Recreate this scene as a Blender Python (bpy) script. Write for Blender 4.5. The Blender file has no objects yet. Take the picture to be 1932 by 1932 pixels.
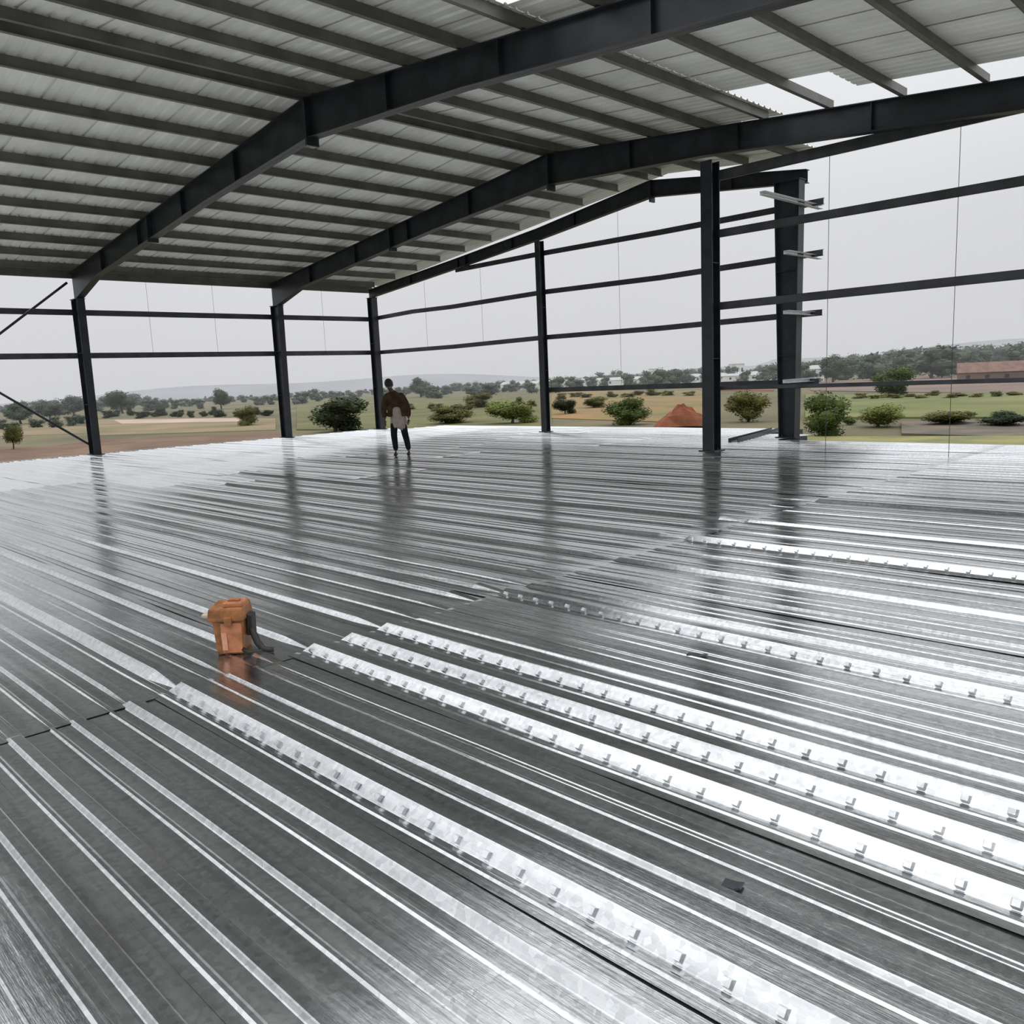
import bpy, bmesh, math, random
from mathutils import Vector, Matrix, Quaternion

S = bpy.context.scene
COL = S.collection

# ------------------------------------------------------------------ camera
cam_data = bpy.data.cameras.new('camera')
cam = bpy.data.objects.new('camera', cam_data)
COL.objects.link(cam)
cam_data.sensor_fit = 'HORIZONTAL'
cam_data.sensor_width = 36.0
cam_data.lens = 36.0 * 1579.85 / 1932.0
cam_data.clip_start = 0.05
cam_data.clip_end = 4000
CR = Vector((0.70952694, 0.70331479, -0.04381581))
CU = Vector((-0.07914496, 0.14132037, 0.98679513))
CF = Vector((-0.70021967, 0.69668993, -0.15593443))
cam.matrix_world = Matrix(((CR.x, CU.x, -CF.x, 24.6224), (CR.y, CU.y, -CF.y, -8.3178), (CR.z, CU.z, -CF.z, 1.55), (0, 0, 0, 1)))
S.camera = cam

# ------------------------------------------------------------------ sky (even overcast, brighter overhead)
W = bpy.data.worlds.new('overcast')
S.world = W
W.use_nodes = True
nt = W.node_tree
nt.nodes.clear()
tc = nt.nodes.new('ShaderNodeTexCoord')
sp = nt.nodes.new('ShaderNodeSeparateXYZ')
nt.links.new(tc.outputs['Generated'], sp.inputs[0])
rmp = nt.nodes.new('ShaderNodeValToRGB')
nt.links.new(sp.outputs['Z'], rmp.inputs[0])
e = rmp.color_ramp.elements
e[0].position = 0.0
e[0].color = (0.66, 0.66, 0.685, 1)
e[1].position = 1.0
e[1].color = (2.2, 2.22, 2.26, 1)
m = e.new(0.15); m.color = (0.70, 0.705, 0.73, 1)
m = e.new(0.3); m.color = (0.82, 0.835, 0.855, 1)
m = e.new(0.55); m.color = (1.3, 1.32, 1.35, 1)
ns = nt.nodes.new('ShaderNodeTexNoise')
ns.inputs['Scale'].default_value = 2.2
ns.inputs['Detail'].default_value = 3
nt.links.new(tc.outputs['Generated'], ns.inputs['Vector'])
mr = nt.nodes.new('ShaderNodeMapRange')
mr.inputs[3].default_value = 0.93
mr.inputs[4].default_value = 1.07
nt.links.new(ns.outputs['Fac'], mr.inputs[0])
bg = nt.nodes.new('ShaderNodeBackground')
nt.links.new(rmp.outputs[0], bg.inputs['Color'])
nt.links.new(mr.outputs[0], bg.inputs['Strength'])
wo = nt.nodes.new('ShaderNodeOutputWorld')
nt.links.new(bg.outputs[0], wo.inputs['Surface'])

S.view_settings.view_transform = 'Standard'
S.view_settings.look = 'None'
S.view_settings.gamma = 1.0
S.view_settings.use_curve_mapping = False
S.view_settings.exposure = 0.0
S.cycles.max_bounces = 8
S.cycles.glossy_bounces = 5
S.cycles.diffuse_bounces = 4
S.cycles.use_denoising = True

random.seed(11)
R = random.Random(4)

# ------------------------------------------------------------------ materials
def mat(name, col, rough=0.6, metal=0.0, var=0.12, scale=6.0, bump=0.0, bscale=40.0, col2=None, rvar=0.0, stretch=None, coords='Object', spec=0.5):
    m = bpy.data.materials.new(name)
    m.use_nodes = True
    t = m.node_tree
    b = t.nodes['Principled BSDF']
    b.inputs['Roughness'].default_value = rough
    b.inputs['Metallic'].default_value = metal
    b.inputs['Specular IOR Level'].default_value = spec
    tcn = t.nodes.new('ShaderNodeTexCoord')
    mp = t.nodes.new('ShaderNodeMapping')
    if stretch: mp.inputs['Scale'].default_value = stretch
    t.links.new(tcn.outputs[coords], mp.inputs[0])
    n = t.nodes.new('ShaderNodeTexNoise')
    n.inputs['Scale'].default_value = scale
    n.inputs['Detail'].default_value = 5
    t.links.new(mp.outputs[0], n.inputs['Vector'])
    r = t.nodes.new('ShaderNodeValToRGB')
    c2 = col2 or tuple(c * (1 + var) for c in col)
    c1 = col if col2 else tuple(c * (1 - var) for c in col)
    r.color_ramp.elements[0].position = 0.35
    r.color_ramp.elements[1].position = 0.65
    r.color_ramp.elements[0].color = (*c1, 1)
    r.color_ramp.elements[1].color = (*c2, 1)
    t.links.new(n.outputs['Fac'], r.inputs[0])
    t.links.new(r.outputs[0], b.inputs['Base Color'])
    if rvar:
        mr = t.nodes.new('ShaderNodeMapRange')
        mr.inputs[3].default_value = rough - rvar
        mr.inputs[4].default_value = rough + rvar
        t.links.new(n.outputs['Fac'], mr.inputs[0])
        t.links.new(mr.outputs[0], b.inputs['Roughness'])
    if bump:
        n2 = t.nodes.new('ShaderNodeTexNoise')
        n2.inputs['Scale'].default_value = bscale
        n2.inputs['Detail'].default_value = 3
        t.links.new(tcn.outputs[coords], n2.inputs['Vector'])
        bp = t.nodes.new('ShaderNodeBump')
        bp.inputs['Strength'].default_value = bump
        bp.inputs['Distance'].default_value = 0.02
        t.links.new(n2.outputs['Fac'], bp.inputs['Height'])
        t.links.new(bp.outputs[0], b.inputs['Normal'])
    return m

def deck_material(name, lo, hi, metal):
    m = bpy.data.materials.new(name)
    m.use_nodes = True
    t = m.node_tree
    b = t.nodes['Principled BSDF']
    b.inputs['Metallic'].default_value = metal
    tcn = t.nodes.new('ShaderNodeTexCoord')
    geo = t.nodes.new('ShaderNodeNewGeometry')
    # zinc spangle
    v = t.nodes.new('ShaderNodeTexVoronoi')
    v.inputs['Scale'].default_value = 45
    t.links.new(geo.outputs['Position'], v.inputs['Vector'])
    # long dull smears along the ribs
    mp = t.nodes.new('ShaderNodeMapping')
    mp.inputs['Scale'].default_value = (0.35, 9.0, 9.0)
    t.links.new(geo.outputs['Position'], mp.inputs[0])
    n = t.nodes.new('ShaderNodeTexNoise')
    n.inputs['Scale'].default_value = 1.6
    n.inputs['Detail'].default_value = 6
    t.links.new(mp.outputs[0], n.inputs['Vector'])
    oi = t.nodes.new('ShaderNodeObjectInfo')
    mix = t.nodes.new('ShaderNodeMath'); mix.operation = 'MULTIPLY_ADD'
    mix.inputs[1].default_value = 0.30
    t.links.new(v.outputs['Color'], mix.inputs[0])
    t.links.new(n.outputs['Fac'], mix.inputs[2])
    ad = t.nodes.new('ShaderNodeMath'); ad.operation = 'MULTIPLY_ADD'
    ad.inputs[1].default_value = 0.14
    t.links.new(oi.outputs['Random'], ad.inputs[0])
    t.links.new(mix.outputs[0], ad.inputs[2])
    r = t.nodes.new('ShaderNodeValToRGB')
    r.color_ramp.elements[0].position = 0.3
    r.color_ramp.elements[1].position = 0.95
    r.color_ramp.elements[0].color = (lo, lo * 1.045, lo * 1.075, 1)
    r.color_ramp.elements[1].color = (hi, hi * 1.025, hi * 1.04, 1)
    t.links.new(ad.outputs[0], r.inputs[0])
    t.links.new(r.outputs[0], b.inputs['Base Color'])
    mr = t.nodes.new('ShaderNodeMapRange')
    mr.inputs[3].default_value = DECK_R0
    mr.inputs[4].default_value = DECK_R1
    t.links.new(n.outputs['Fac'], mr.inputs[0])
    t.links.new(mr.outputs[0], b.inputs['Roughness'])
    mp2 = t.nodes.new('ShaderNodeMapping')
    mp2.inputs['Scale'].default_value = (1.1, 16.0, 16.0)      # roll marks run along the sheet
    t.links.new(geo.outputs['Position'], mp2.inputs[0])
    n2 = t.nodes.new('ShaderNodeTexNoise')
    n2.inputs['Scale'].default_value = 3.0
    n2.inputs['Detail'].default_value = 6
    n2.inputs['Roughness'].default_value = 0.65
    t.links.new(mp2.outputs[0], n2.inputs['Vector'])
    bp = t.nodes.new('ShaderNodeBump')
    bp.inputs['Strength'].default_value = 0.16
    bp.inputs['Distance'].default_value = 0.006
    t.links.new(n2.outputs['Fac'], bp.inputs['Height'])
    t.links.new(bp.outputs[0], b.inputs['Normal'])
    return m
DECK_R0, DECK_R1 = 0.08, 0.20
M = {
    'deck': deck_material('galvanised_deck', 0.27, 0.66, 0.97),
    'deck_skylit': deck_material('galvanised_deck_painted_sky_sheen', 0.66, 0.90, 0.80),  # same decking; sky reflection on the left sheets put into the colour
    'steel': mat('painted_dark_steel', (0.018, 0.023, 0.030), 0.42, 0.0, 0.35, 3.0, 0.05, 30),
    'girt': mat('painted_grey_girt', (0.050, 0.055, 0.062), 0.45, 0.0, 0.3, 3.0),
    'roof': mat('roof_sheet_underside', (0.86, 0.86, 0.82), 0.5, 0.05, 0.12, 0.9, 0.03, 12, rvar=0.08),
    'purlin': mat('purlin_steel', (0.16, 0.16, 0.145), 0.5, 0.3, 0.2, 2.0),
    'galv': mat('bright_galvanised_rail', (0.72, 0.74, 0.76), 0.4, 0.2, 0.1, 8.0),
    'slab': mat('deck_beam_steel', (0.05, 0.055, 0.06), 0.6, 0.2, 0.2, 2.0),
    'concrete': mat('grey_concrete', (0.30, 0.29, 0.28), 0.9, 0, 0.15, 1.2, 0.2, 20),
    'orange': mat('scuffed_orange_paint', (0.40, 0.15, 0.065), 0.5, 0.0, 0.3, 14.0, 0.1, 60),
    'orange_dark': mat('rust_brown_paint', (0.25, 0.095, 0.024), 0.55, 0.0, 0.35, 18.0, 0.1, 60),
    'pale_orange': mat('faded_salmon_label', (0.62, 0.30, 0.19), 0.6, 0.0, 0.15, 20.0),
    'rubber': mat('black_rubber', (0.012, 0.010, 0.009), 0.6, 0.0, 0.2, 10.0),
    'wood': mat('weathered_pale_wood', (0.42, 0.36, 0.27), 0.8, 0.0, 0.2, 12.0),
    'skin': mat('dark_brown_skin', (0.085, 0.045, 0.028), 0.5, 0, 0.12, 20),
    'hair': mat('black_hair', (0.008, 0.007, 0.007), 0.55, 0, 0.2, 60, 0.4, 180),
    'shirt': mat('brown_cotton_shirt', (0.060, 0.036, 0.023), 0.9, 0, 0.3, 9, 0.3, 120, spec=0.1),
    'cloth': mat('pale_beige_cloth', (0.40, 0.35, 0.30), 0.9, 0, 0.12, 10, 0.3, 120, spec=0.1),
    'shoe': mat('black_sandal', (0.012, 0.012, 0.013), 0.6, 0, 0.2, 10),
    'trouser': mat('charcoal_trousers', (0.014, 0.017, 0.019), 0.85, 0, 0.25, 12, 0.2, 120, spec=0.1),
    'eye': mat('eye_white', (0.5, 0.5, 0.48), 0.3, 0, 0.05, 5),
    'ground': mat('dry_scrub_ground', (0.075, 0.075, 0.032), 0.95, 0, col2=(0.15, 0.125, 0.062), scale=0.035, coords='Object'),
    'soil': mat('red_brown_soil', (0.095, 0.05, 0.03), 0.95, 0, col2=(0.17, 0.105, 0.06), scale=0.12),
    'tan': mat('dry_tan_field', (0.25, 0.18, 0.10), 0.95, 0, col2=(0.15, 0.125, 0.06), scale=0.07),
    'pinksoil': mat('pale_pinkish_soil', (0.42, 0.31, 0.25), 0.95, 0, 0.12, 0.1),
    'goldfield': mat('dry_golden_field', (0.26, 0.15, 0.055), 0.95, 0, col2=(0.12, 0.12, 0.04), scale=0.09),
    'olive': mat('olive_pasture', (0.14, 0.13, 0.045), 0.95, 0, col2=(0.075, 0.08, 0.022), scale=0.1),
    'green': mat('green_pasture', (0.17, 0.165, 0.055), 0.95, 0, col2=(0.09, 0.12, 0.03), scale=0.08),
    'brownbank': mat('brown_fallow_field', (0.20, 0.135, 0.10), 0.95, 0, col2=(0.13, 0.10, 0.08), scale=0.06),
    'redearth': mat('red_earth', (0.22, 0.065, 0.028), 0.95, 0, col2=(0.15, 0.055, 0.026), scale=0.9, bump=0.5, bscale=3),
    'darkscrub': mat('dark_scrub_strip', (0.075, 0.075, 0.05), 0.95, 0, col2=(0.16, 0.12, 0.09), scale=0.3),
    'yellowgrass': mat('yellow_green_grass', (0.24, 0.22, 0.075), 0.95, 0, col2=(0.14, 0.15, 0.055), scale=0.3),
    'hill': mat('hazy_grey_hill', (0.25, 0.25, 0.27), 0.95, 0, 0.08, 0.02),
    'white': mat('whitewashed_wall', (0.72, 0.72, 0.70), 0.8, 0, 0.06, 0.4),
    'tin': mat('grey_tin_roof', (0.40, 0.40, 0.41), 0.6, 0.2, 0.1, 0.4),
    'tile': mat('brown_tile_roof', (0.17, 0.10, 0.075), 0.8, 0, 0.2, 0.6),
    'glass': mat('dark_window_glass', (0.03, 0.035, 0.04), 0.15, 0, 0.1, 1.0),
    'bark': mat('brown_bark', (0.085, 0.06, 0.04), 0.9, 0, 0.2, 6),
    'leaf_dark': mat('dark_green_leaves', (0.035, 0.048, 0.022), 0.75, 0, 0.5, 1.2, spec=0.15),
    'leaf_mid': mat('mid_green_leaves', (0.075, 0.105, 0.030), 0.75, 0, 0.45, 1.2, spec=0.15),
    'leaf_olive': mat('olive_leaves', (0.105, 0.105, 0.032), 0.75, 0, 0.4, 1.2, spec=0.15),
    'leaf_lime': mat('yellow_green_leaves', (0.17, 0.20, 0.055), 0.75, 0, 0.4, 1.2, spec=0.15),
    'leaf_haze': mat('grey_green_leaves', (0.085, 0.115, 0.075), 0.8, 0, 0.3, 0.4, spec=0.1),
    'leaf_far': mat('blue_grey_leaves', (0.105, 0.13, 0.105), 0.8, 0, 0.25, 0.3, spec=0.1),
}

# ------------------------------------------------------------------ mesh helpers
class MB:
    def __init__(s): s.v = []; s.f = []
    def loft(s, A, B, caps=True):
        n = len(A); o = len(s.v)
        s.v += [tuple(p) for p in A] + [tuple(p) for p in B]
        for i in range(n):
            j = (i + 1) % n
            s.f.append((o + i, o + j, o + n + j, o + n + i))
        if caps:
            s.f.append(tuple(o + i for i in range(n))[::-1]); s.f.append(tuple(o + n + i for i in range(n)))
    def box(s, x0, x1, y0, y1, z0, z1):
        s.loft([(x0, y0, z0), (x1, y0, z0), (x1, y1, z0), (x0, y1, z0)], [(x0, y0, z1), (x1, y0, z1), (x1, y1, z1), (x0, y1, z1)])
    def bar(s, p0, p1, ra, rb=None, n=6):
        p0 = Vector(p0); p1 = Vector(p1); rb = ra if rb is None else rb
        d = (p1 - p0).normalized()
        u = d.orthogonal().normalized(); w = d.cross(u)
        c = [(math.cos(2 * math.pi * i / n), math.sin(2 * math.pi * i / n)) for i in range(n)]
        s.loft([p0 + (u * a + w * b) * ra for a, b in c], [p1 + (u * a + w * b) * rb for a, b in c])
    def tube(s, pts, r, n=8):
        pts = [Vector(p) for p in pts]; o = len(s.v); m = len(pts)
        u = None
        for i, p in enumerate(pts):
            d = (pts[min(i + 1, m - 1)] - pts[max(i - 1, 0)]).normalized()
            u = d.orthogonal().normalized() if u is None else (u - d * u.dot(d)).normalized()
            w = d.cross(u)
            rr = r[i] if isinstance(r, (list, tuple)) else r
            for k in range(n):
                a = 2 * math.pi * k / n
                s.v.append(tuple(p + (u * math.cos(a) + w * math.sin(a)) * rr))
        for i in range(m - 1):
            for k in range(n):
                j = (k + 1) % n
                s.f.append((o + i * n + k, o + i * n + j, o + (i + 1) * n + j, o + (i + 1) * n + k))
        s.f.append(tuple(o + k for k in range(n))[::-1]); s.f.append(tuple(o + (m - 1) * n + k for k in range(n)))
    def mesh(s, name, material, smooth=False):
        me = bpy.data.meshes.new(name)
        me.from_pydata(s.v, [], s.f)
        for mm in (material if isinstance(material, (list, tuple)) else [material]): me.materials.append(mm)
        b = bmesh.new(); b.from_mesh(me); bmesh.ops.recalc_face_normals(b, faces=b.faces); b.to_mesh(me); b.free()
        if smooth: me.polygons.foreach_set('use_smooth', [True] * len(me.polygons))
        me.update()
        return me
    def build(s, name, material, parent=None, smooth=False, bevel=0):
        o = link(name, s.mesh(name, material, smooth), parent)
        if bevel:
            md = o.modifiers.new('bevel', 'BEVEL'); md.width = bevel; md.segments = 2; md.limit_method = 'ANGLE'
        return o

def link(name, me, parent=None):
    o = bpy.data.objects.new(name, me); COL.objects.link(o)
    if parent is not None: o.parent = parent
    return o
def tag(o, label=None, cat=None, group=None, kind=None):
    if label: o['label'] = label
    if cat: o['category'] = cat
    if group: o['group'] = group
    if kind: o['kind'] = kind
    return o
def empty(name, loc=(0, 0, 0), rz=0.0, scale=1.0):
    o = bpy.data.objects.new(name, None); COL.objects.link(o)
    o.location = loc; o.rotation_euler = (0, 0, rz); o.scale = (scale,) * 3
    o.empty_display_size = 0.2
    return o
def thing(name, label, cat, loc=(0, 0, 0), rz=0.0, group=None):
    return tag(empty(name, loc, rz), label, cat, group)

# ------------------------------------------------------------------ dimensions (metres; deck top is z = 0)
Y0, Y1, Y2, Y3 = -5.98, 0.0, 5.98, 9.73
XR, XE = 11.9, 23.8                         # ridge, far eave
ZE, ZR = 4.62, 6.03                         # rafter centre line at eave and ridge
SL = (ZR - ZE) / XR
XS = 15.75                                  # line where the end wall steps back
GZ = -4.5                                   # ground outside
SLR = 0.095                                 # gentler fall on the far side
def zc(x): return ZE + SL * x if x <= XR else ZR - SLR * (x - XR)

# ------------------------------------------------------------------ floor: corrugated steel decking
P, NR = 0.27, 3
STYLE = {'tall': (.046, .050, .048), 'mid': (.030, .030, .046), 'low': (.015, .013, .044), 'flat': (.0045, .020, .040)}   # height, web run, top width
def rib_profile(style):
    # one pitch across y, starting with the pan at z = 0; the web nearest the viewer comes first
    h, run, top = STYLE[style]
    a = 0.150 - run
    b = 0.150 + top
    return [(0.0, 0.0), (0.040, 0.0), (0.050, 0.005), (0.062, 0.005), (0.072, 0.0), (a - .004, 0.0), (a, 0.002), (0.146, h - .003), (0.150, h), (b, h), (b + .004, h - .003), (b + .6 * run, 0.002), (b + .6 * run + .004, 0.0)]
def deck_sheet(length, seg, styles, emboss, seed, m='deck'):
    rr = random.Random(seed)
    prof = []
    for k in range(NR):
        prof += [(y + k * P, z) for y, z in rib_profile(styles[k])]
    prof += [(NR * P, 0.0), (NR * P + 0.02, 0.0)]
    mb = MB(); n = len(prof)
    ns_ = max(2, int(length / seg))
    ph = [rr.uniform(0, 6.28) for _ in range(4)]
    xs = [0.0, 0.05] + [length * i / ns_ for i in range(1, ns_ - 1)] + [length - 0.35, length]
    ns_ = len(xs) - 1
    for i, x in enumerate(xs):
        for (y, z) in prof:
            if i in (0, ns_): z *= 0.05                       # rib ends are pressed flat
            w = 0.0020 * math.sin(x * 1.7 + ph[0] + y * 3) + 0.0010 * math.sin(x * 4.1 + ph[1] - y * 5)
            mb.v.append((x, y, z + w))
    for i in range(ns_):
        for j in range(n - 1):
            mb.f.append((i * n + j, i * n + j + 1, (i + 1) * n + j + 1, (i + 1) * n + j))
    if emboss:
        for k in range(NR):
            if styles[k] != 'tall': continue
            y = k * P
            x = 0.06
            while x < length - 0.1:
                # raised dimple pressed into the sloping web
                mb.loft([(x, y + .108, .0085), (x + .034, y + .108, .0085), (x + .034, y + .126, .0250), (x, y + .126, .0250)],
                        [(x + .006, y + .097, .017), (x + .028, y + .097, .017), (x + .028, y + .112, .032), (x + .006, y + .112, .032)])
                x += 0.1475
    me = bpy.data.meshes.new('deck_sheet')
    me.from_pydata(mb.v, [], mb.f)
    me.materials.append(M[m])
    me.update()
    return me
# slab of steel joists and edge angles under the sheets
fl = MB()
fl.box(-0.3, 15.9, -10.6, 9.95, -0.30, -0.012)
fl.box(15.9, 27.5, -10.6, 8.3, -0.30, -0.012)
fl.box(1.0, 14.8, 9.95, 12.0, -0.30, -0.012)
floor = tag(fl.build('floor', M['slab']), kind='structure')
YB = -5.80 - 0.130 - 18 * P
TALL = {0: (-6.65, -5.86, -5.62, -5.37, -4.28, -1.86), 1: (-6.65,)}
MID = {0: (-6.90, -4.01, -2.89, -0.63, 0.9), 1: (-6.10, -5.86, -5.37, -4.60, -4.28, -3.75, -2.89, -1.86, -0.63)}
LOW = {0: (-7.72, -7.45, -7.18, -6.37, -5.08, -3.45, -2.35, -1.25, 0.15, 1.8, 3.4), 1: (-7.72, -7.18, -6.9, -6.37, -5.08, -4.8, -4.01, -3.45, -3.1, -2.35, -1.3, -0.2, 0.3, 0.9, 1.5, 2.2, 3.1, 4.0, 5.0, 6.2)}
sheet_rows = [(20.3, 27.4), (10.3, 20.36), (-0.28, 10.36)]
lap_shift = [R.choice((-2.4, -1.6, -0.8, 0.0, 0.8, 1.6, 2.4)) for i in range(40)]      # staggered end laps, softening the edge of the painted sky brightness
cache = {}
def style_of(r_, g):
    yy = YB + g * P + 0.07
    for nm, tab in (('tall', TALL), ('mid', MID), ('low', LOW)):
        if any(abs(yy - v) < P / 2 for v in tab.get(r_, ())): return nm
    return 'flat' if r_ < 2 or g % 2 else 'low'
row = 0
while YB + row * NR * P < 11.75:
    y = YB + row * NR * P
    for r_, (x0, x1) in enumerate(sheet_rows):
        ymid = y + 0.4; xa, xb = x0, x1
        if r_ == 1: xa += lap_shift[row]
        if r_ == 2: xb += lap_shift[row]
        if r_ == 0 and ymid > 8.4: continue
        if r_ == 1 and ymid > 8.4: xb = 15.88 if ymid < 9.9 else 14.78
        if r_ == 2 and ymid > 9.9: xa = 1.02
        st = tuple(style_of(r_, row * NR + k) for k in range(NR))
        near = ymid < 0.5
        key = (round(xb - xa, 2), st, near, R.randrange(2))
        if key not in cache: cache[key] = deck_sheet(xb - xa, 0.35 if near else 0.9, st, near and r_ == 0, len(cache), 'deck_skylit' if r_ == 2 else 'deck')
        o = link('deck_sheet', cache[key], floor)
        o.location = (xa, y, R.uniform(0, 0.002) + (0.003 if r_ == 0 else 0))
        o.rotation_euler = (math.radians(R.uniform(-0.25, 0.25)), math.radians(R.uniform(-0.01, 0.01)), 0)
    row += 1
# edge angles round the deck
t = MB(); t.box(-0.34, -0.29, -10.5, 9.95, -0.36, 0.012); t.box(-0.34, -0.20, -10.5, 9.95, 0.008, 0.012)
tag(t.build('trim_1', M['galv']), kind='structure')

# ------------------------------------------------------------------ ceiling: purlins and roof sheets
OFF = 0.30                                             # rafter centre line to its top
PH = 0.20                                              # purlin height
XROOF = 16.95
YR0 = -6.4                                             # sheeting starts at the first frame; the viewer stands just outside it
YRA, YRE = -0.9, 4.7                                              # the right-hand strip of the roof is only sheeted this far
def zroof(x): return zc(x) + OFF + PH
ce = MB()
ce.box(XR - 0.25, XR + 0.25, YR0, Y3 + 0.35, zroof(XR) + 0.045, zroof(XR) + 0.06)
ceiling = tag(ce.build('ceiling', M['tin']), kind='structure')
px = [0.05 + 1.19 * i for i in range(10)] + [XR - 0.2, XR + 0.2] + [XR + 0.2 + 1.19 * i for i in range(1, 11)]
for x in px:
    z = zc(x) + OFF + 0.022
    yend = Y3 + 0.12 if x < XS + 0.3 else Y2 + 0.3
    mb = MB()
    a, b = (YR0 if x < XROOF + 0.2 else YRA), yend
    mb.box(x - 0.004, x + 0.004, a, b, z, z + PH - 0.022)
    mb.box(x - 0.07, x, a, b, z + PH - 0.028, z + PH - 0.022)
    mb.box(x, x + 0.07, a, b, z, z + 0.006)
    mb.build('purlin', M['purlin'], ceiling)
def roof_sheet(xa, xb, width):
    # ribs run down the slope
    mb = MB()
    prof = []
    k = 5
    for i in range(k):
        y0 = width * i / k; w = width / k
        prof += [(y0, 0), (y0 + w * .62, 0), (y0 + w * .74, .028), (y0 + w * .88, .028)]
    prof.append((width + 0.03, 0))
    n = len(prof); xs = [xa + (xb - xa) * i / 4 for i in range(5)]
    for x in xs:
        for (yy, zz) in prof: mb.v.append((x, yy, zroof(x) + 0.002 + zz))
    for i in range(4):
        for j in range(n - 1): mb.f.append((i * n + j, i * n + j + 1, (i + 1) * n + j + 1, (i + 1) * n + j))
    me = bpy.data.meshes.new('roof_sheet'); me.from_pydata(mb.v, [], mb.f); me.materials.append(M['roof']); me.update()
    return me
RW = 1.03
rs_left = roof_sheet(-0.45, XR, RW); rs_right = roof_sheet(XR, XROOF, RW); rs_far = roof_sheet(XROOF - 0.02, XE + 0.4, RW); rs_edge = roof_sheet(18.7, XE + 0.4, RW); rs_short = roof_sheet(XR, XS + 0.35, RW)
y = YR0
while y < Y3 + 0.6:
    w = min(1.0, (Y3 + 0.7 - y) / RW)
    if y > YRA and y + RW < 5.85:
        l2 = link('roof_sheet', rs_far if y + RW < YRE + 0.2 else rs_edge, ceiling); l2.location = (0, y, 0)
    for me in (rs_left, rs_right if y + 0.5 < Y2 + 0.6 else rs_short):
        o = link('roof_sheet', me, ceiling); o.location = (0, y, 0); o.scale = (1, w, 1)
    y += RW - 0.03
# eave strut under the sheets
t = MB(); t.box(-0.30, -0.22, YR0, Y3 + 0.2, ZE + 0.16, ZE + 0.42)
tag(t.build('trim_2', M['purlin']), kind='structure')

# ------------------------------------------------------------------ steel frames
def plate(mb, c, sx, sy, sz): mb.box(c[0] - sx / 2, c[0] + sx / 2, c[1] - sy / 2, c[1] + sy / 2, c[2] - sz / 2, c[2] + sz / 2)
def column(label, x, y, h, d0, d1, w, along='x', inner=0.0, cap=True, tf=0.018, tw=0.012):
    """I-section post; depth d0 at foot, d1 at head; 'inner' keeps that flange vertical (-1 left, +1 right)."""
    root = thing('steel_column', label, 'column', (x, y, 0))
    def put(mb, name): return mb.build(name, M['steel'], root)
    def pt(a, b, z): return (a, b, z) if along == 'x' else (b, a, z)
    c0 = inner * (d1 - d0) / 2; zb = 0.02
    mb = MB()
    def rect(a0, a1, b0, b1, z): return [pt(a0, b0, z), pt(a1, b0, z), pt(a1, b1, z), pt(a0, b1, z)]
    mb.loft(rect(c0 - d0 / 2, c0 + d0 / 2, -tw / 2, tw / 2, zb), rect(-d1 / 2, d1 / 2, -tw / 2, tw / 2, h)); put(mb, 'web')
    for s in (-1, 1):
        mb = MB()
        mb.loft(rect(c0 + s * d0 / 2 - tf / 2, c0 + s * d0 / 2 + tf / 2, -w / 2, w / 2, zb), rect(s * d1 / 2 - tf / 2, s * d1 / 2 + tf / 2, -w / 2, w / 2, h)); put(mb, 'flange')
    mb = MB(); q = pt(d0 + 0.12, w + 0.12, 0); plate(mb, (pt(c0, 0, 0)[0], pt(c0, 0, 0)[1], 0.012), q[0], q[1], 0.024); put(mb, 'base_plate')
    for s in (-1, 1):
        for s2 in (-1, 1):
            b = pt(c0 + s * (d0 / 2 - 0.05), s2 * (w / 2 - 0.04), 0)
            mb = MB(); mb.bar((b[0], b[1], 0.02), (b[0], b[1], 0.06), 0.016); put(mb, 'anchor_bolt')
    if cap:
        mb = MB(); q = pt(d1 + 0.06, w + 0.04, 0); plate(mb, (0, 0, h + 0.008), q[0], q[1], 0.016); put(mb, 'cap_plate')
    for zz in (h * 0.33, h * 0.66):
        f = zz / h; d = d0 + (d1 - d0) * f; cc = c0 * (1 - f)
        for s in (-1, 1):
            mb = MB(); q0 = pt(cc - d / 2 + tf, s * tw / 2, 0); q1 = pt(cc + d / 2 - tf, s * (w / 2 - 0.01), 0)
            mb.box(min(q0[0], q1[0]), max(q0[0], q1[0]), min(q0[1], q1[1]), max(q0[1], q1[1]), zz - 0.005, zz + 0.005); put(mb, 'stiffener')
    return root

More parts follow.
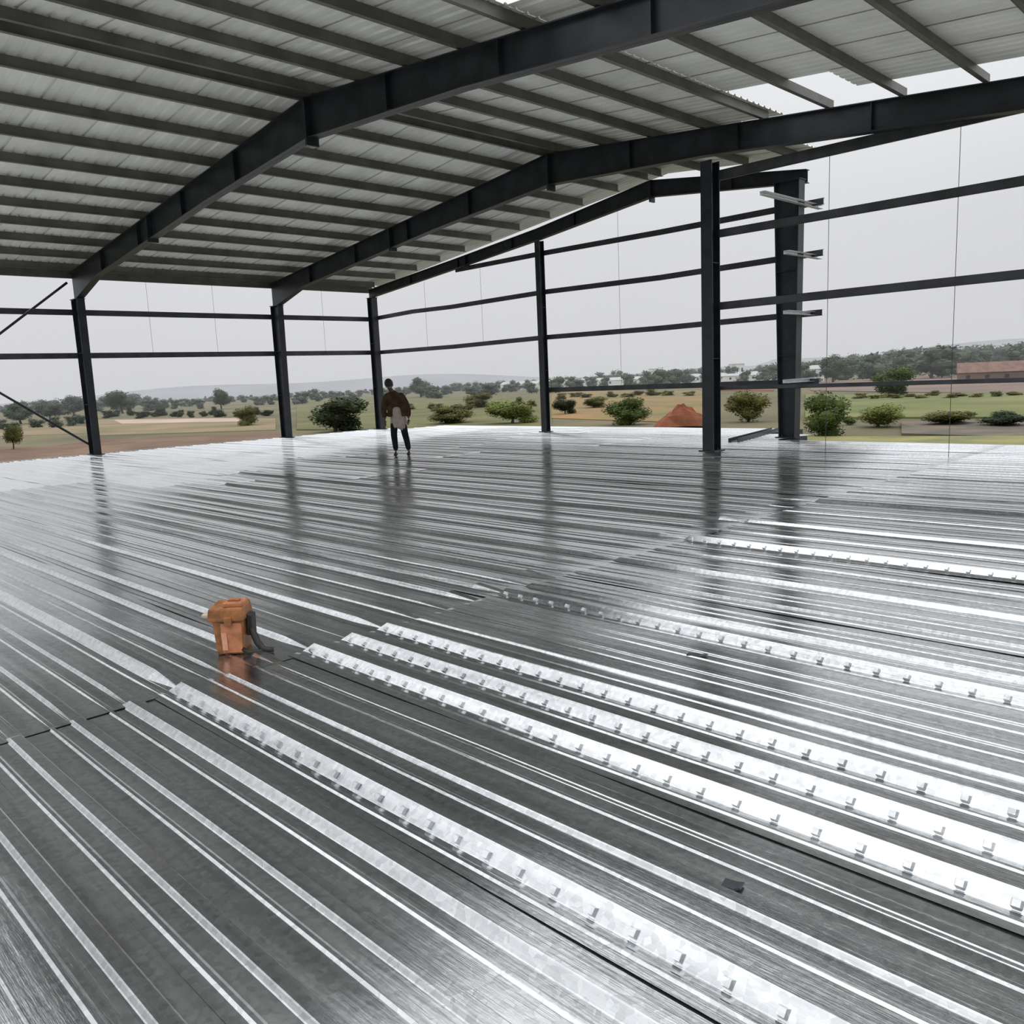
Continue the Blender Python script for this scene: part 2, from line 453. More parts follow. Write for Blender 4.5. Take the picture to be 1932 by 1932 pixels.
def gable_top(x):
    pts = [(-0.3, 4.85), (4.5, 5.33), (8.05, 5.71), (XR, 6.27), (16.2, 5.70)]
    for (a, za), (b, zb) in zip(pts, pts[1:]):
        if a <= x <= b: return za + (zb - za) * (x - a) / (b - a)
def rafter(label, y, stations, w=0.2, tf=0.016, tw=0.01, splices=(), ridge=True, line=None):
    """stations: (x, depth) along the roof line; the top edge follows the purlin line."""
    root = thing('steel_rafter', label, 'rafter', (stations[0][0], y, zc(stations[0][0])))
    ox, oz = stations[0][0], zc(stations[0][0])
    top = line or (lambda x: zc(x) + OFF)
    web = MB(); tfm = MB(); bfm = MB()
    for (xa, da), (xb, db) in zip(stations, stations[1:]):
        def rc(x, z0, z1, hw): return [(x - ox, -hw, z0 - oz), (x - ox, hw, z0 - oz), (x - ox, hw, z1 - oz), (x - ox, -hw, z1 - oz)]
        web.loft(rc(xa, top(xa) - da, top(xa), tw / 2), rc(xb, top(xb) - db, top(xb), tw / 2))
        tfm.loft(rc(xa, top(xa) - tf, top(xa), w / 2), rc(xb, top(xb) - tf, top(xb), w / 2))
        bfm.loft(rc(xa, top(xa) - da, top(xa) - da + tf, w / 2), rc(xb, top(xb) - db, top(xb) - db + tf, w / 2))
    web.build('web', M['steel'], root); tfm.build('top_flange', M['steel'], root); bfm.build('bottom_flange', M['steel'], root)
    def dep(x):
        for (xa, da), (xb, db) in zip(stations, stations[1:]):
            if xa <= x <= xb: return da + (db - da) * (x - xa) / (xb - xa)
    for x in list(splices) + ([XR] if ridge else []):
        for s in (-1, 1):
            mb = MB(); d = dep(x); e_ = 0.12 if x == XR else 0.07
            mb.box(x + s * 0.011 - 0.01 - ox, x + s * 0.011 + 0.01 - ox, -w / 2 - 0.02, w / 2 + 0.02, top(x) - d - e_ - oz, top(x) - 0.01 - oz)
            mb.build('splice_plate', M['steel'], root)
    x = stations[0][0] + 2.4
    while x < stations[-1][0] - 1:
        if abs(x - XR) > 0.6:
            mb = MB(); d = dep(x)
            mb.box(x - 0.005 - ox, x + 0.005 - ox, -w / 2 + 0.01, w / 2 - 0.01, top(x) - d + tf - oz, top(x) - tf - oz); mb.build('stiffener', M['steel'], root)
        x += 2.38
    return root
st_main = [(-0.22, 0.72), (0.25, 0.72), (1.7, 0.50), (8.0, 0.52), (XR, 0.64), (XR + 3.8, 0.48), (XE - 1.7, 0.44), (XE, 0.66)]
rafter('dark roof rafter rising from the braced wall column on the left', Y1, st_main, splices=(5.2,))
rafter('long dark roof rafter running over the tall indoor column to the upper right', Y2, st_main, splices=(6.2,))
rafter('slim dark gable rafter along the far end wall with a strip of sky above it', Y3, [(-0.15, 0.28), (4.5, 0.29), (8.05, 0.31), (XR, 0.40), (XS + 0.2, 0.28)], w=0.16, splices=(5.0,), line=gable_top)
rafter('dark roof rafter nearest the viewer beyond the left edge of the view', Y0, st_main, splices=(6.2,))
hA = ZE - 0.42
column('dark steel wall column on the left with two bracing rods meeting it', 0, Y1, hA, 0.34, 0.44, 0.20, inner=-1)
column('dark tapered steel wall column between the braced one and the corner column', 0, Y2, hA, 0.34, 0.44, 0.20, inner=-1)
column('dark steel corner column where the left wall meets the end wall, beside the person', 0.0, Y3, gable_top(0) - 0.30, 0.30, 0.30, 0.20, inner=-1)
column('dark steel wall column out beyond the left edge of the view', 0, Y0, hA, 0.34, 0.44, 0.20, inner=-1)
column('slender dark steel post in the middle of the end wall, under the gable rafter', 8.04, Y3, gable_top(8.04) - 0.335, 0.19, 0.19, 0.17, along='y', cap=False)
column('tall dark steel indoor column carrying the long rafter, nearest of the columns', 15.82, 6.03, zc(15.82) - 0.27, 0.26, 0.26, 0.24, along='y', cap=False)
column('stout dark steel column at the right end of the end wall with rails ending on it', 15.72, 9.35, gable_top(15.75) - 0.29, 0.36, 0.56, 0.26, along='x', inner=0.4)

# ------------------------------------------------------------------ walls: open frames of girts
def wall(name):
    o = empty(name); o['kind'] = 'structure'; return o
def cee(mb, a, b, h=0.15, d=0.06, out=(0, 1)):
    """C-section rail from a to b; 'out' is the side the lips face in plan."""
    a = Vector(a); b = Vector(b); o = Vector((out[0], out[1], 0)); z = Vector((0, 0, 1))
    def seg(o0, o1, z0, z1):
        mb.loft([a + o * o0 + z * z0, a + o * o1 + z * z0, a + o * o1 + z * z1, a + o * o0 + z * z1], [b + o * o0 + z * z0, b + o * o1 + z * z0, b + o * o1 + z * z1, b + o * o0 + z * z1])
    seg(0, 0.004, -h / 2, h / 2); seg(0, d, h / 2 - 0.004, h / 2); seg(0, d, -h / 2, -h / 2 + 0.004); 
def girt(parent, pts, out, h=0.15, m='girt'):
    mb = MB()
    for a, b in zip(pts, pts[1:]): cee(mb, a, b, h, 0.06, out)
    return mb.build('girt', M[m], parent)
wl = wall('wall_left')
for z in (2.72, 3.88):
    girt(wl, [(-0.24, Y0, z), (-0.24, Y1, z), (-0.24, Y2, z), (-0.24, Y3 + 0.1, z)], (-1, 0))
for (ya, yb) in ((Y0, Y1), (Y1, Y2), (Y2, Y3)):
    for f in ((1 / 3, 2 / 3) if yb - ya > 5 else (0.5,)):
        yy = ya + (yb - ya) * f
        mb = MB(); mb.bar((-0.27, yy, 2.72), (-0.27, yy, ZE + 0.2), 0.004); mb.build('sag_rod', M['girt'], wl)
for (a, b) in (((-0.05, -0.2, ZE + 0.02), (-0.05, Y0 + 0.2, 0.35)), ((-0.05, -0.15, 0.30), (-0.05, Y0 + 0.2, ZE - 0.1))):
    mb = MB(); mb.bar(a, b, 0.032, n=8); mb.build('bracing_rod', M['steel'], wl)
wb = wall('wall_back')
for (z, x0, sag) in ((1.21, 0, 0), (2.71, 0, 0.03), (3.98, 0, 0.05), (5.05, 4.3, 0.02)):
    xs = [x0] + [x for x in (2.0, 4.0, 6.0, 8.04, 10, 12, 14, 16.25) if x > x0 + 0.5]
    pts = []
    for x in xs:
        a = (x / 8.04) % 1.0
        pts.append((x, Y3 + 0.13, z - sag * math.sin(math.pi * min(x, 16) / 8.04) ** 2 - (0.08 if z > 3.5 and x < 1 else 0)))
    girt(wb, pts if z > 2 else [(8.04, Y3 + 0.13, z), (16.2, Y3 + 0.13, z)], (0, 1), h=0.13)
for x in (2.7, 5.4, 10.7, 13.3):
    mb = MB(); mb.bar((x, Y3 + 0.16, 1.2 if x > 8 else 2.7), (x, Y3 + 0.16, gable_top(x) - 0.3), 0.004); mb.build('sag_rod', M['girt'], wb)
# short galvanised rails of the return wall, fixed to the stout column
for z in (1.26, 2.70, 3.92, 4.98):
    mb = MB(); cee(mb, (15.98, 8.6 if z < 4.5 else 7.6, z), (15.98, Y3 + 0.45, z), 0.075, 0.12, (1, 0)); mb.build('rail_stub', M['galv'], wb)
wr = wall('wall_right')
for z in (1.21, 2.76, 4.09, 5.13):
    girt(wr, [(15.95, Y2 + 0.13, z), (20, Y2 + 0.13, z), (XE + 0.2, Y2 + 0.13, z)], (0, 1), h=0.07 if z < 2 else 0.14 if z < 5 else 0.18)
for x in (18.06, 20.1, 22.1):
    mb = MB(); mb.bar((x, Y2 + 0.16, 0.0), (x, Y2 + 0.16, 5.13), 0.005); mb.build('sag_rod', M['girt'], wr)

# ------------------------------------------------------------------ things on the deck
# steel channel lying by the column foot
root = thing('steel_channel', 'dark steel channel lying flat on the deck against the stout end column', 'steel bar', (15.2, 7.9, 0))
mb = MB(); d = Vector((-0.72, 3.3, 0)); n_ = Vector((0.97, 0.21, 0)) * 0.10
mb.loft([Vector((0, 0, 0.004)) - n_, Vector((0, 0, 0.004)) + n_, Vector((0, 0, 0.016)) + n_, Vector((0, 0, 0.016)) - n_], [d + Vector((0, 0, 0.004)) - n_, d + Vector((0, 0, 0.004)) + n_, d + Vector((0, 0, 0.016)) + n_, d + Vector((0, 0, 0.016)) - n_])
mb.build('web', M['steel'], root)
for s in (-1, 1):
    mb = MB(); e_ = n_.normalized() * 0.006; c = n_ * s
    mb.loft([c - e_ + Vector((0, 0, .004)), c + e_ + Vector((0, 0, .004)), c + e_ + Vector((0, 0, 0.085)), c - e_ + Vector((0, 0, 0.085))], [d + c - e_ + Vector((0, 0, .004)), d + c + e_ + Vector((0, 0, .004)), d + c + e_ + Vector((0, 0, 0.085)), d + c - e_ + Vector((0, 0, 0.085))])
    mb.build('flange', M['steel'], root)

# orange tool case
def tool_case():
    root = thing('tool_case', 'battered orange tool case with a rust-brown lid standing on the bright ribs', 'tool case', (19.96, -6.09, 0.006), math.radians(45))
    # local x is across the view, -y faces the viewer
    mb = MB()
    mb.loft([(-.085, -.06, 0), (.075, -.06, 0), (.078, .09, 0), (-.088, .09, 0)], [(-.095, -.07, .205), (.088, -.07, .205), (.09, .095, .205), (-.098, .095, .205)])
    mb.build('body', M['orange_dark'], root, bevel=0.008)
    mb = MB(); mb.loft([(-.045, -.071, .012), (.072, -.071, .012), (.072, -.06, .012), (-.045, -.06, .012)], [(-.045, -.081, .195), (.08, -.081, .195), (.08, -.06, .195), (-.045, -.06, .195)])
    mb.build('front_panel', M['orange'], root, bevel=0.003)
    mb = MB(); mb.loft([(-.043, -.076, .03), (-.012, -.076, .03), (-.012, -.073, .03), (-.043, -.073, .03)], [(-.043, -.083, .14), (-.012, -.083, .14), (-.012, -.079, .14), (-.043, -.079, .14)])
    mb.build('label_strip', M['pale_orange'], root)
    lid = MB(); lid.loft([(-.12, -.09, .206), (.10, -.09, .206), (.102, .11, .206), (-.12, .11, .206)], [(-.112, -.078, .285), (.092, -.078, .285), (.09, .10, .30), (-.105, .10, .30)])
    lo = lid.build('lid', M['orange_dark'], root, bevel=0.012)
    mb = MB(); mb.box(-.03, .085, -.055, .075, .286, .312); mb.build('lid_tray', M['orange'], lo, bevel=0.006)
    mb = MB(); mb.box(-.012, .06, -.012, .02, .312, .322); mb.build('handle', M['orange_dark'], lo, bevel=0.004)
    mb = MB(); mb.box(-.016, .03, -.099, -.078, .185, .235); mb.build('latch', M['orange_dark'], lo, bevel=0.004)
    mb = MB(); mb.loft([(-.17, -.03, .225), (-.115, -.03, .215), (-.115, .03, .215), (-.17, .03, .225)], [(-.17, -.03, .24), (-.115, -.03, .235), (-.115, .03, .235), (-.17, .03, .24)])
    mb.build('side_tab', M['wood'], root, bevel=0.003)
    mb = MB()
    mb.loft([(.086, -.02, .10), (.125, -.025, .10), (.125, .06, .10), (.086, .06, .10)], [(.098, -.03, .235), (.13, -.03, .225), (.13, .055, .225), (.098, .055, .235)])
    mb.build('side_pouch', M['rubber'], root, bevel=0.006)
    mb = MB()
    mb.tube([(.10, .0, .16), (.13, -.02, .11), (.155, -.04, .06), (.185, -.05, .025), (.215, -.055, .016), (.25, -.05, .014)], [.018, .022, .022, .020, .018, .014])
    mb.tube([(.07, -.06, .03), (.11, -.085, .016), (.16, -.08, .015), (.20, -.05, .018)], .013)
    mb.build('cable', M['rubber'], root, smooth=True)
    for s in ((-.07, -.045), (.06, -.045), (-.07, .07), (.06, .07)):
        mb = MB(); mb.bar((s[0], s[1], -.006), (s[0], s[1], .004), .014); mb.build('foot', M['rubber'], root)
    return root
tool_case()

def offcut(label, x, y, rz, L):
    mb = MB(); w = 0.022
    mb.loft([(-L / 2, -w, 0), (-L / 2, w, 0), (-L / 2, w, .006), (-L / 2, -w, .006)], [(L * .15, -w, 0), (L * .15, w, 0), (L * .15, w, .006), (L * .15, -w, .006)])
    mb.loft([(L * .15, -w, 0), (L * .15, w, 0), (L * .15, w, .006), (L * .15, -w, .006)], [(L / 2, -w * .9, .008), (L / 2, w * .9, .006), (L / 2, w * .9, .012), (L / 2, -w * .9, .014)])
    o = mb.build('metal_offcut', M['steel']); o.location = (x, y, 0.006); o.rotation_euler = (0, 0, rz)
    return tag(o, label, 'scrap')
offcut('small dark bent offcut lying just below the upper dotted white rib, below the indoor column', 22.18, -4.50, 0.3, 0.11)
offcut('small dark offcut lying between the two lowest dotted ribs at the bottom right', 23.41, -6.24, 0.2, 0.06)

# ------------------------------------------------------------------ the person
def skin_object(name, chains, material, parent, sub=1, smooth=True):
    """chains: list of (points, radii); every chain is its own skinned limb, joined in one mesh and voxel-merged."""
    parts = []
    for pts, rad in chains:
        me = bpy.data.meshes.new('limb'); me.from_pydata(pts, [(i, i + 1) for i in range(len(pts) - 1)], [])
        o = bpy.data.objects.new('limb', me); COL.objects.link(o)
        md = o.modifiers.new('skin', 'SKIN')
        for i, r in enumerate(rad):
            sv = me.skin_vertices[0].data[i]; sv.radius = r if isinstance(r, tuple) else (r, r); sv.use_root = (i == 0)
        ms = o.modifiers.new('sub', 'SUBSURF'); ms.levels = sub; ms.render_levels = sub
        parts.append(o)
    dg = bpy.context.evaluated_depsgraph_get(); dg.update()
    mb = MB()
    for o in parts:
        ev = o.evaluated_get(dg); m2 = ev.to_mesh(); off = len(mb.v)
        mb.v += [tuple(v.co) for v in m2.vertices]; mb.f += [tuple(i + off for i in pl.vertices) for pl in m2.polygons]
        ev.to_mesh_clear()
    for o in parts:
        d_ = o.data; bpy.data.objects.remove(o); bpy.data.meshes.remove(d_)
    return mb
def ellipsoid(mb, c, r, nu=14, nv=10, rot=None):
    o = len(mb.v)
    for i in range(nv + 1):
        th = math.pi * i / nv
        for k in range(nu):
            ph = 2 * math.pi * k / nu
            p = Vector((r[0] * math.sin(th) * math.cos(ph), r[1] * math.sin(th) * math.sin(ph), r[2] * math.cos(th)))
            if rot: p = rot @ p
            mb.v.append(tuple(Vector(c) + p))
    for i in range(nv):
        for k in range(nu):
            j = (k + 1) % nu
            mb.f.append((o + i * nu + k, o + i * nu + j, o + (i + 1) * nu + j, o + (i + 1) * nu + k))
def rings_mesh(mb, rings, n=20):
    """closed body through elliptical rings (centre, rx, ry)"""
    o = len(mb.v)
    for c, rx, ry in rings:
        for k in range(n):
            a = 2 * math.pi * k / n
            mb.v.append((c[0] + rx * math.cos(a), c[1] + ry * math.sin(a), c[2]))
    for i in range(len(rings) - 1):
        for k in range(n):
            j = (k + 1) % n; mb.f.append((o + i * n + k, o + i * n + j, o + (i + 1) * n + j, o + (i + 1) * n + k))
    mb.f.append(tuple(o + k for k in range(n))[::-1]); mb.f.append(tuple(o + (len(rings) - 1) * n + k for k in range(n)))
def merged(name, mb, material, parent, voxel, smooth_it=4):
    o = mb.build(name, material, parent, smooth=True)
    rm = o.modifiers.new('merge', 'REMESH'); rm.mode = 'VOXEL'; rm.voxel_size = voxel; rm.use_smooth_shade = True
    if smooth_it:
        sm = o.modifiers.new('smooth', 'SMOOTH'); sm.iterations = smooth_it; sm.factor = 0.5
    return o
def person():
    # local axes: +x to the right of the picture, -y towards the viewer
    root = thing('person', 'person in brown long-sleeved shirt and pale waist cloth, head bowed, standing on the deck', 'person', (9.93, 2.92, 0.008), math.radians(45))
    hipL, hipR = (-.075, .02, .90), (.095, .02, .90)
    kneeL, kneeR = (-.10, -.03, .50), (.135, -.02, .50)
    ankL, ankR = (-.085, .03, .09), (.195, .03, .09)
    shL, shR = (-.215, -.03, 1.315), (.125, -.02, 1.305)
    elL, elR = (-.295, -.02, 1.045), (.245, -.01, 1.035)
    wrL, wrR = (-.265, -.09, .80), (.245, -.075, .80)
    neck = (-.085, -.06, 1.41); head = (-.125, -.12, 1.555)
    # body ---------------------------------------------------------
    ch = [
        ([(-.05, -.02, 1.30), neck, (-.115, -.09, 1.49)], [.07, .06, .055]),
        ([hipL, kneeL, (-.10, .045, .33), ankL], [.088, .058, .056, .038]),
        ([hipR, kneeR, (.165, .045, .33), ankR], [.088, .058, .056, .038]),
        ([ankL, (-.092, -.03, .045), (-.10, -.13, .03)], [.038, .038, .03]),
        ([ankR, (.205, -.03, .045), (.215, -.13, .03)], [.038, .038, .03]),
        ([(-.12, -.02, 1.34), shL, elL, wrL], [.06, .056, .043, .03]),
        ([(.03, -.02, 1.34), shR, elR, wrR], [.06, .056, .043, .03]),
    ]
    for wr, s in ((wrL, 1), (wrR, -1)):
        w = Vector(wr)
        palm = w + Vector((0.0, -.018, -.075))
        ch.append(([tuple(w), tuple(w + Vector((0, -.01, -.04))), tuple(palm)], [(.028, .022), (.036, .02), (.038, .018)]))
        for k, (dx, ln) in enumerate(((-.03, .062), (-.010, .074), (.010, .070), (.029, .055))):
            b = palm + Vector((dx * .3, dx, 0)) + Vector((0, 0, .01))
            c1 = b + Vector((s * .004, -.006, -ln * .55)); c2 = c1 + Vector((s * .014, -.004, -ln * .5))
            ch.append(([tuple(b), tuple(c1), tuple(c2)], [.0095, .009, .0075]))
        tb = w + Vector((s * .012, -.035, -.035))
        ch.append(([tuple(tb), tuple(tb + Vector((s * .012, -.022, -.03))), tuple(tb + Vector((s * .016, -.022, -.06)))], [.012, .0105, .0085]))
    mb = skin_object('body', ch, M['skin'], root)
    rings_mesh(mb, [((.01, .02, .82), .12, .09), ((.01, .02, .90), .155, .105), ((0, .02, 1.0), .145, .10), ((-.02, 0, 1.15), .155, .11), ((-.045, -.02, 1.29), .165, .105), ((-.06, -.03, 1.37), .10, .08)])
    hr = Matrix.Rotation(math.radians(36), 3, 'X') @ Matrix.Rotation(math.radians(-8), 3, 'Y')
    H = Vector(head)
    def hp(p): return tuple(H + hr @ Vector(p))
    ellipsoid(mb, H, (.074, .092, .105), rot=hr)                       # cranium
    ellipsoid(mb, hp((0, -.030, -.055)), (.056, .062, .062), rot=hr)   # face and jaw
    ellipsoid(mb, hp((0, -.070, -.100)), (.026, .022, .018), rot=hr)   # chin
    ellipsoid(mb, hp((0, -.098, -.035)), (.013, .018, .026), rot=hr)   # nose
    ellipsoid(mb, hp((0, -.084, .005)), (.048, .014, .010), rot=hr)    # brow
    ellipsoid(mb, hp((0, -.088, -.072)), (.022, .010, .006), rot=hr)   # lips
    ellipsoid(mb, hp((0, -.087, -.083)), (.020, .010, .006), rot=hr)
    for s in (-1, 1):
        ellipsoid(mb, hp((s * .076, .005, -.028)), (.012, .020, .032), rot=hr)  # ears
    bo = merged('body', mb, M['skin'], root, 0.0085, 3)
    for s in (-1, 1):
        me = MB(); ellipsoid(me, hp((s * .030, -.080, -.020)), (.011, .009, .008), 10, 8, hr)
        me.build('eye', M['eye'], bo, smooth=True)
    hm = MB(); ellipsoid(hm, hp((0, .012, .018)), (.082, .094, .102), 18, 12, hr)
    hm2 = MB()
    # cap of short hair: keep the upper and back part of the ellipsoid
    hm2.v = hm.v
    inv = hr.inverted()
    for f in hm.f:
        c = sum((Vector(hm.v[i]) for i in f), Vector()) / len(f); l = inv @ (c - H)
        if l.z > 0.03 or (l.y > -0.03 and l.z > -0.06): hm2.f.append(f)
    ho = hm2.build('hair', M['hair'], root, smooth=True)
    so = ho.modifiers.new('thick', 'SOLIDIFY'); so.thickness = 0.016; so.offset = 0.3
    # shirt -------------------------------------------------------
    ch = [
        ([(-.05, -.02, 1.32), (-.07, -.04, 1.38), (-.085, -.055, 1.425)], [.09, .085, .072]),
        ([(-.12, -.02, 1.33), shL, elL, (wrL[0] + .002, wrL[1] + .004, wrL[2] + .03)], [.085, .084, .070, .058]),
        ([(.03, -.02, 1.33), shR, elR, (wrR[0], wrR[1] + .004, wrR[2] + .03)], [.085, .084, .070, .058]),
    ]
    mb = skin_object('shirt', ch, M['shirt'], root)
    rings_mesh(mb, [((.01, .02, .955), .185, .128), ((0, .02, 1.05), .195, .130), ((-.015, 0, 1.16), .185, .135), ((-.045, -.02, 1.27), .185, .128), ((-.055, -.03, 1.345), .15, .105), ((-.07, -.04, 1.40), .085, .08)])
    # hanging shirt tails either side
    mb.loft([(-.20, -.10, .86), (-.10, -.15, .86), (-.10, .12, .88), (-.20, .10, .88)], [(-.21, -.10, 1.1), (-.10, -.13, 1.1), (-.10, .12, 1.1), (-.19, .10, 1.1)])
    mb.loft([(.11, -.15, .86), (.235, -.10, .88), (.235, .10, .88), (.11, .12, .88)], [(.09, -.13, 1.1), (.20, -.10, 1.1), (.19, .10, 1.1), (.09, .12, 1.1)])
    merged('shirt', mb, M['shirt'], root, 0.012, 4)
    # pale cloth wrapped at the waist, folded up to the knee
    mb = MB(); n = 40; rings = [(1.07, .15, .118, 0.0), (.98, .158, .125, .005), (.86, .168, .130, .015), (.74, .172, .125, .02), (.64, .165, .115, .025), (.585, .150, .10, .03)]
    for (z, rx, ry, cx) in rings:
        for k in range(n):
            a = 2 * math.pi * k / n
            fold = 1 + (1.07 - z) * 0.14 * math.sin(a * 9 + z * 3)
            zz = z + (0.035 * math.sin(a * 3 + 1) if z < .6 else 0)
            mb.v.append((cx + rx * fold * math.cos(a), .005 + ry * fold * math.sin(a), zz))
    for i in range(len(rings) - 1):
        for k in range(n):
            j = (k + 1) % n; mb.f.append((i * n + k, i * n + j, (i + 1) * n + j, (i + 1) * n + k))
    o = mb.build('waist_cloth', M['cloth'], root, smooth=True)
    so = o.modifiers.new('thick', 'SOLIDIFY'); so.thickness = 0.008
    # trousers under the cloth
    for (hp_, kn, cf, an, nm) in ((hipL, kneeL, (-.10, .04, .33), ankL, 'trouser_leg'), (hipR, kneeR, (.165, .04, .33), ankR, 'trouser_leg')):
        mb = skin_object('t', [([(hp_[0], hp_[1], .80), kn, cf, (an[0], an[1] - .002, an[2] + .02)], [.095, .076, .070, .056])], None, root)
        mb.build(nm, M['trouser'], root, smooth=True)
    for a in (ankL, ankR):
        mb = skin_object('s', [([(a[0], a[1] + .035, .042), (a[0] - .004, a[1] - .06, .040), (a[0] + .002, a[1] - .165, .034)], [.043, .044, .034])], None, root)
        mb.build('shoe', M['shoe'], root, smooth=True)
    return root
person()

# ------------------------------------------------------------------ ground and fields outside
def poly(name, pts, z, m, rim=0.0):
    mb = MB(); n = len(pts)
    mb.loft([(x, y, GZ - 0.3) for x, y in pts], [(x, y, z) for x, y in pts])
    return mb.build(name, m)
g = MB(); n = 24
for i in range(n + 1):
    for j in range(n + 1):
        g.v.append((-1500 + 2100 * i / n, -500 + 2200 * j / n, GZ))
for i in range(n):
    for j in range(n): g.f.append((i * (n + 1) + j, (i + 1) * (n + 1) + j, (i + 1) * (n + 1) + j + 1, i * (n + 1) + j + 1))
tag(g.build('ground', M['ground']), kind='structure')
FIELDS = [
    ('soil', [(-111.4, 20.9), (-57.0, 8.9), (-35.3, 26.1), (-75.7, 49.7), (-86.9, 54.5), (-100.2, 42.9), (-107.8, 37.3), (-97.1, 27.5)]),
    ('tan', [(-272.7, 56.5), (-154.7, 30.5), (-129.3, 43.9), (-163.1, 55.6)]),
    ('tan', [(-225.9, 77.9), (-119.8, 41.1), (-91.4, 57.1), (-139.0, 84.1), (-186.2, 85.4)]),
    ('pinksoil', [(-209.4, 76.2), (-172.8, 64.6), (-132.7, 75.8), (-153.7, 85.8)]),
    ('goldfield', [(-238.9, 283.0), (-60.5, 85.5), (-27.6, 76.5), (-113.0, 215.4)]),
    ('olive', [(-466.4, 285.8), (-86.5, 57.8), (-41.4, 64.5), (-181.0, 219.0)]),
    ('redearth', [(-187.1, 340.4), (-110.3, 213.9), (-84.2, 199.9), (-136.0, 298.9)]),
    ('brownbank', [(-120.3, 297.7), (-70.5, 192.5), (-8.2, 144.9), (-59.8, 383.0), (-107.1, 408.8)]),
    ('green', [(-59.5, 166.9), (-20.8, 86.2), (4.4, 86.7), (-9.6, 151.4)]),
    ('darkscrub', [(-7.5, 79.7), (-1.8, 64.3), (9.8, 61.7), (5.7, 80.6)]),
    ('yellowgrass', [(-8.8, 59.4), (-4.1, 49.8), (13.3, 45.4), (9.4, 63.5)]),
]
for i, (m_, pts) in enumerate(FIELDS):
    tag(poly('field', pts, GZ + 0.03 + 0.02 * i, M[m_]), kind='structure')
# low hazy hills on the skyline
hl = MB(); n = 60
for i in range(n + 1):
    f = i / n
    ang = math.radians(100 + 75 * f)
    rad = 1150 + 60 * math.sin(f * 9)
    h = 7 + 5 * math.sin(f * 11 + 1) + 3 * math.sin(f * 27)
    if f < 0.25: h += 8
    c = Vector((24.6 + rad * math.cos(ang), -8.3 + rad * math.sin(ang), 0)); d = Vector((math.cos(ang), math.sin(ang), 0))
    hl.v += [tuple(c - d * 80 + Vector((0, 0, GZ))), tuple(c + Vector((0, 0, GZ + h + 5))), tuple(c + d * 90 + Vector((0, 0, GZ)))]
for i in range(n):
    for k in range(2): hl.f.append((i * 3 + k, i * 3 + k + 1, (i + 1) * 3 + k + 1, (i + 1) * 3 + k))
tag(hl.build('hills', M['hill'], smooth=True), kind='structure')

# mound of red earth
mb = MB(); n = 18; nr = 6; rr = random.Random(3)
mb.v.append((0, 0, 2.3))
for i in range(1, nr + 1):
    f = i / nr
    for k in range(n):
        a = 2 * math.pi * k / n
        rad = 2.7 * f * (1 + 0.22 * math.sin(a * 3 + 1) + rr.uniform(-.08, .08))
        mb.v.append((rad * math.cos(a) * 1.1, rad * math.sin(a), 2.3 * (1 - f) ** 0.8 * (1 + rr.uniform(-.15, .15)) + (rr.uniform(0, .25) if 0 < f < 1 else 0)))
for k in range(n): mb.f.append((0, 1 + k, 1 + (k + 1) % n))
for i in range(nr - 1):
    for k in range(n): j = (k + 1) % n; mb.f.append((1 + i * n + k, 1 + (i + 1) * n + k, 1 + (i + 1) * n + j, 1 + i * n + j))
o = mb.build('earth_mound', M['redearth'], smooth=False); o.location = (-28.1, 71.3, GZ + 0.2)
tag(o, 'heap of red earth just beyond the deck, left of the indoor column', 'mound')

# ------------------------------------------------------------------ far buildings
def building(name, label, loc, rz, L, D, Hh, roof_h, wall_m, roof_m, nwin, cat='building'):
    root = thing(name, label, cat, loc, rz)
    mb = MB(); mb.box(-L / 2, L / 2, -D / 2, D / 2, 0, Hh); mb.build('walls', M[wall_m], root)
    mb = MB(); e_ = 0.3
    if roof_h > 0:
        mb.loft([(-L / 2 - e_, -D / 2 - e_, Hh), (-L / 2 - e_, D / 2 + e_, Hh), (-L / 2 - e_, 0, Hh + roof_h)], [(L / 2 + e_, -D / 2 - e_, Hh), (L / 2 + e_, D / 2 + e_, Hh), (L / 2 + e_, 0, Hh + roof_h)])
    else:
        mb.box(-L / 2 - e_, L / 2 + e_, -D / 2 - e_, D / 2 + e_, Hh, Hh + 0.3)
    mb.build('roof', M[roof_m], root)
    for k in range(nwin):
        x = -L / 2 + L * (k + 0.5) / nwin
        mb = MB(); mb.box(x - 0.5, x + 0.5, -D / 2 - 0.06, -D / 2 + 0.02, Hh * 0.4, Hh * 0.75); mb.build('window', M['glass'], root)
    return root
building('long_shed', 'long low white shed on the skyline, left of the indoor column', (-275, 385, GZ), math.radians(22.5), 150, 10, 3.2, 1.6, 'white', 'tin', 12)
building('white_house', 'small white block standing above the long white shed', (-308, 462, GZ), math.radians(38), 6.5, 6, 9.0, 0, 'white', 'white', 3)
building('white_house', 'white flat-roofed block seen between the indoor column and the stout column', (-249, 467, GZ), math.radians(38), 8.5, 8, 9.5, 0, 'white', 'white', 3)
building('long_shed', 'low pale shed between the indoor column and the stout column', (-198, 388, GZ), math.radians(38), 34, 8, 3.0, 1.2, 'white', 'tin', 6)
building('farm_house', 'small pale hut right beside the stout column on the skyline', (-126.6, 315.6, GZ), math.radians(30), 5.5, 5, 5.0, 1.5, 'white', 'tin', 2)
building('farm_house', 'low brown-roofed farm building at the far right edge of the view', (-40, 240, GZ), math.radians(20), 22, 8, 2.6, 2.6, 'brownbank', 'tile', 5)

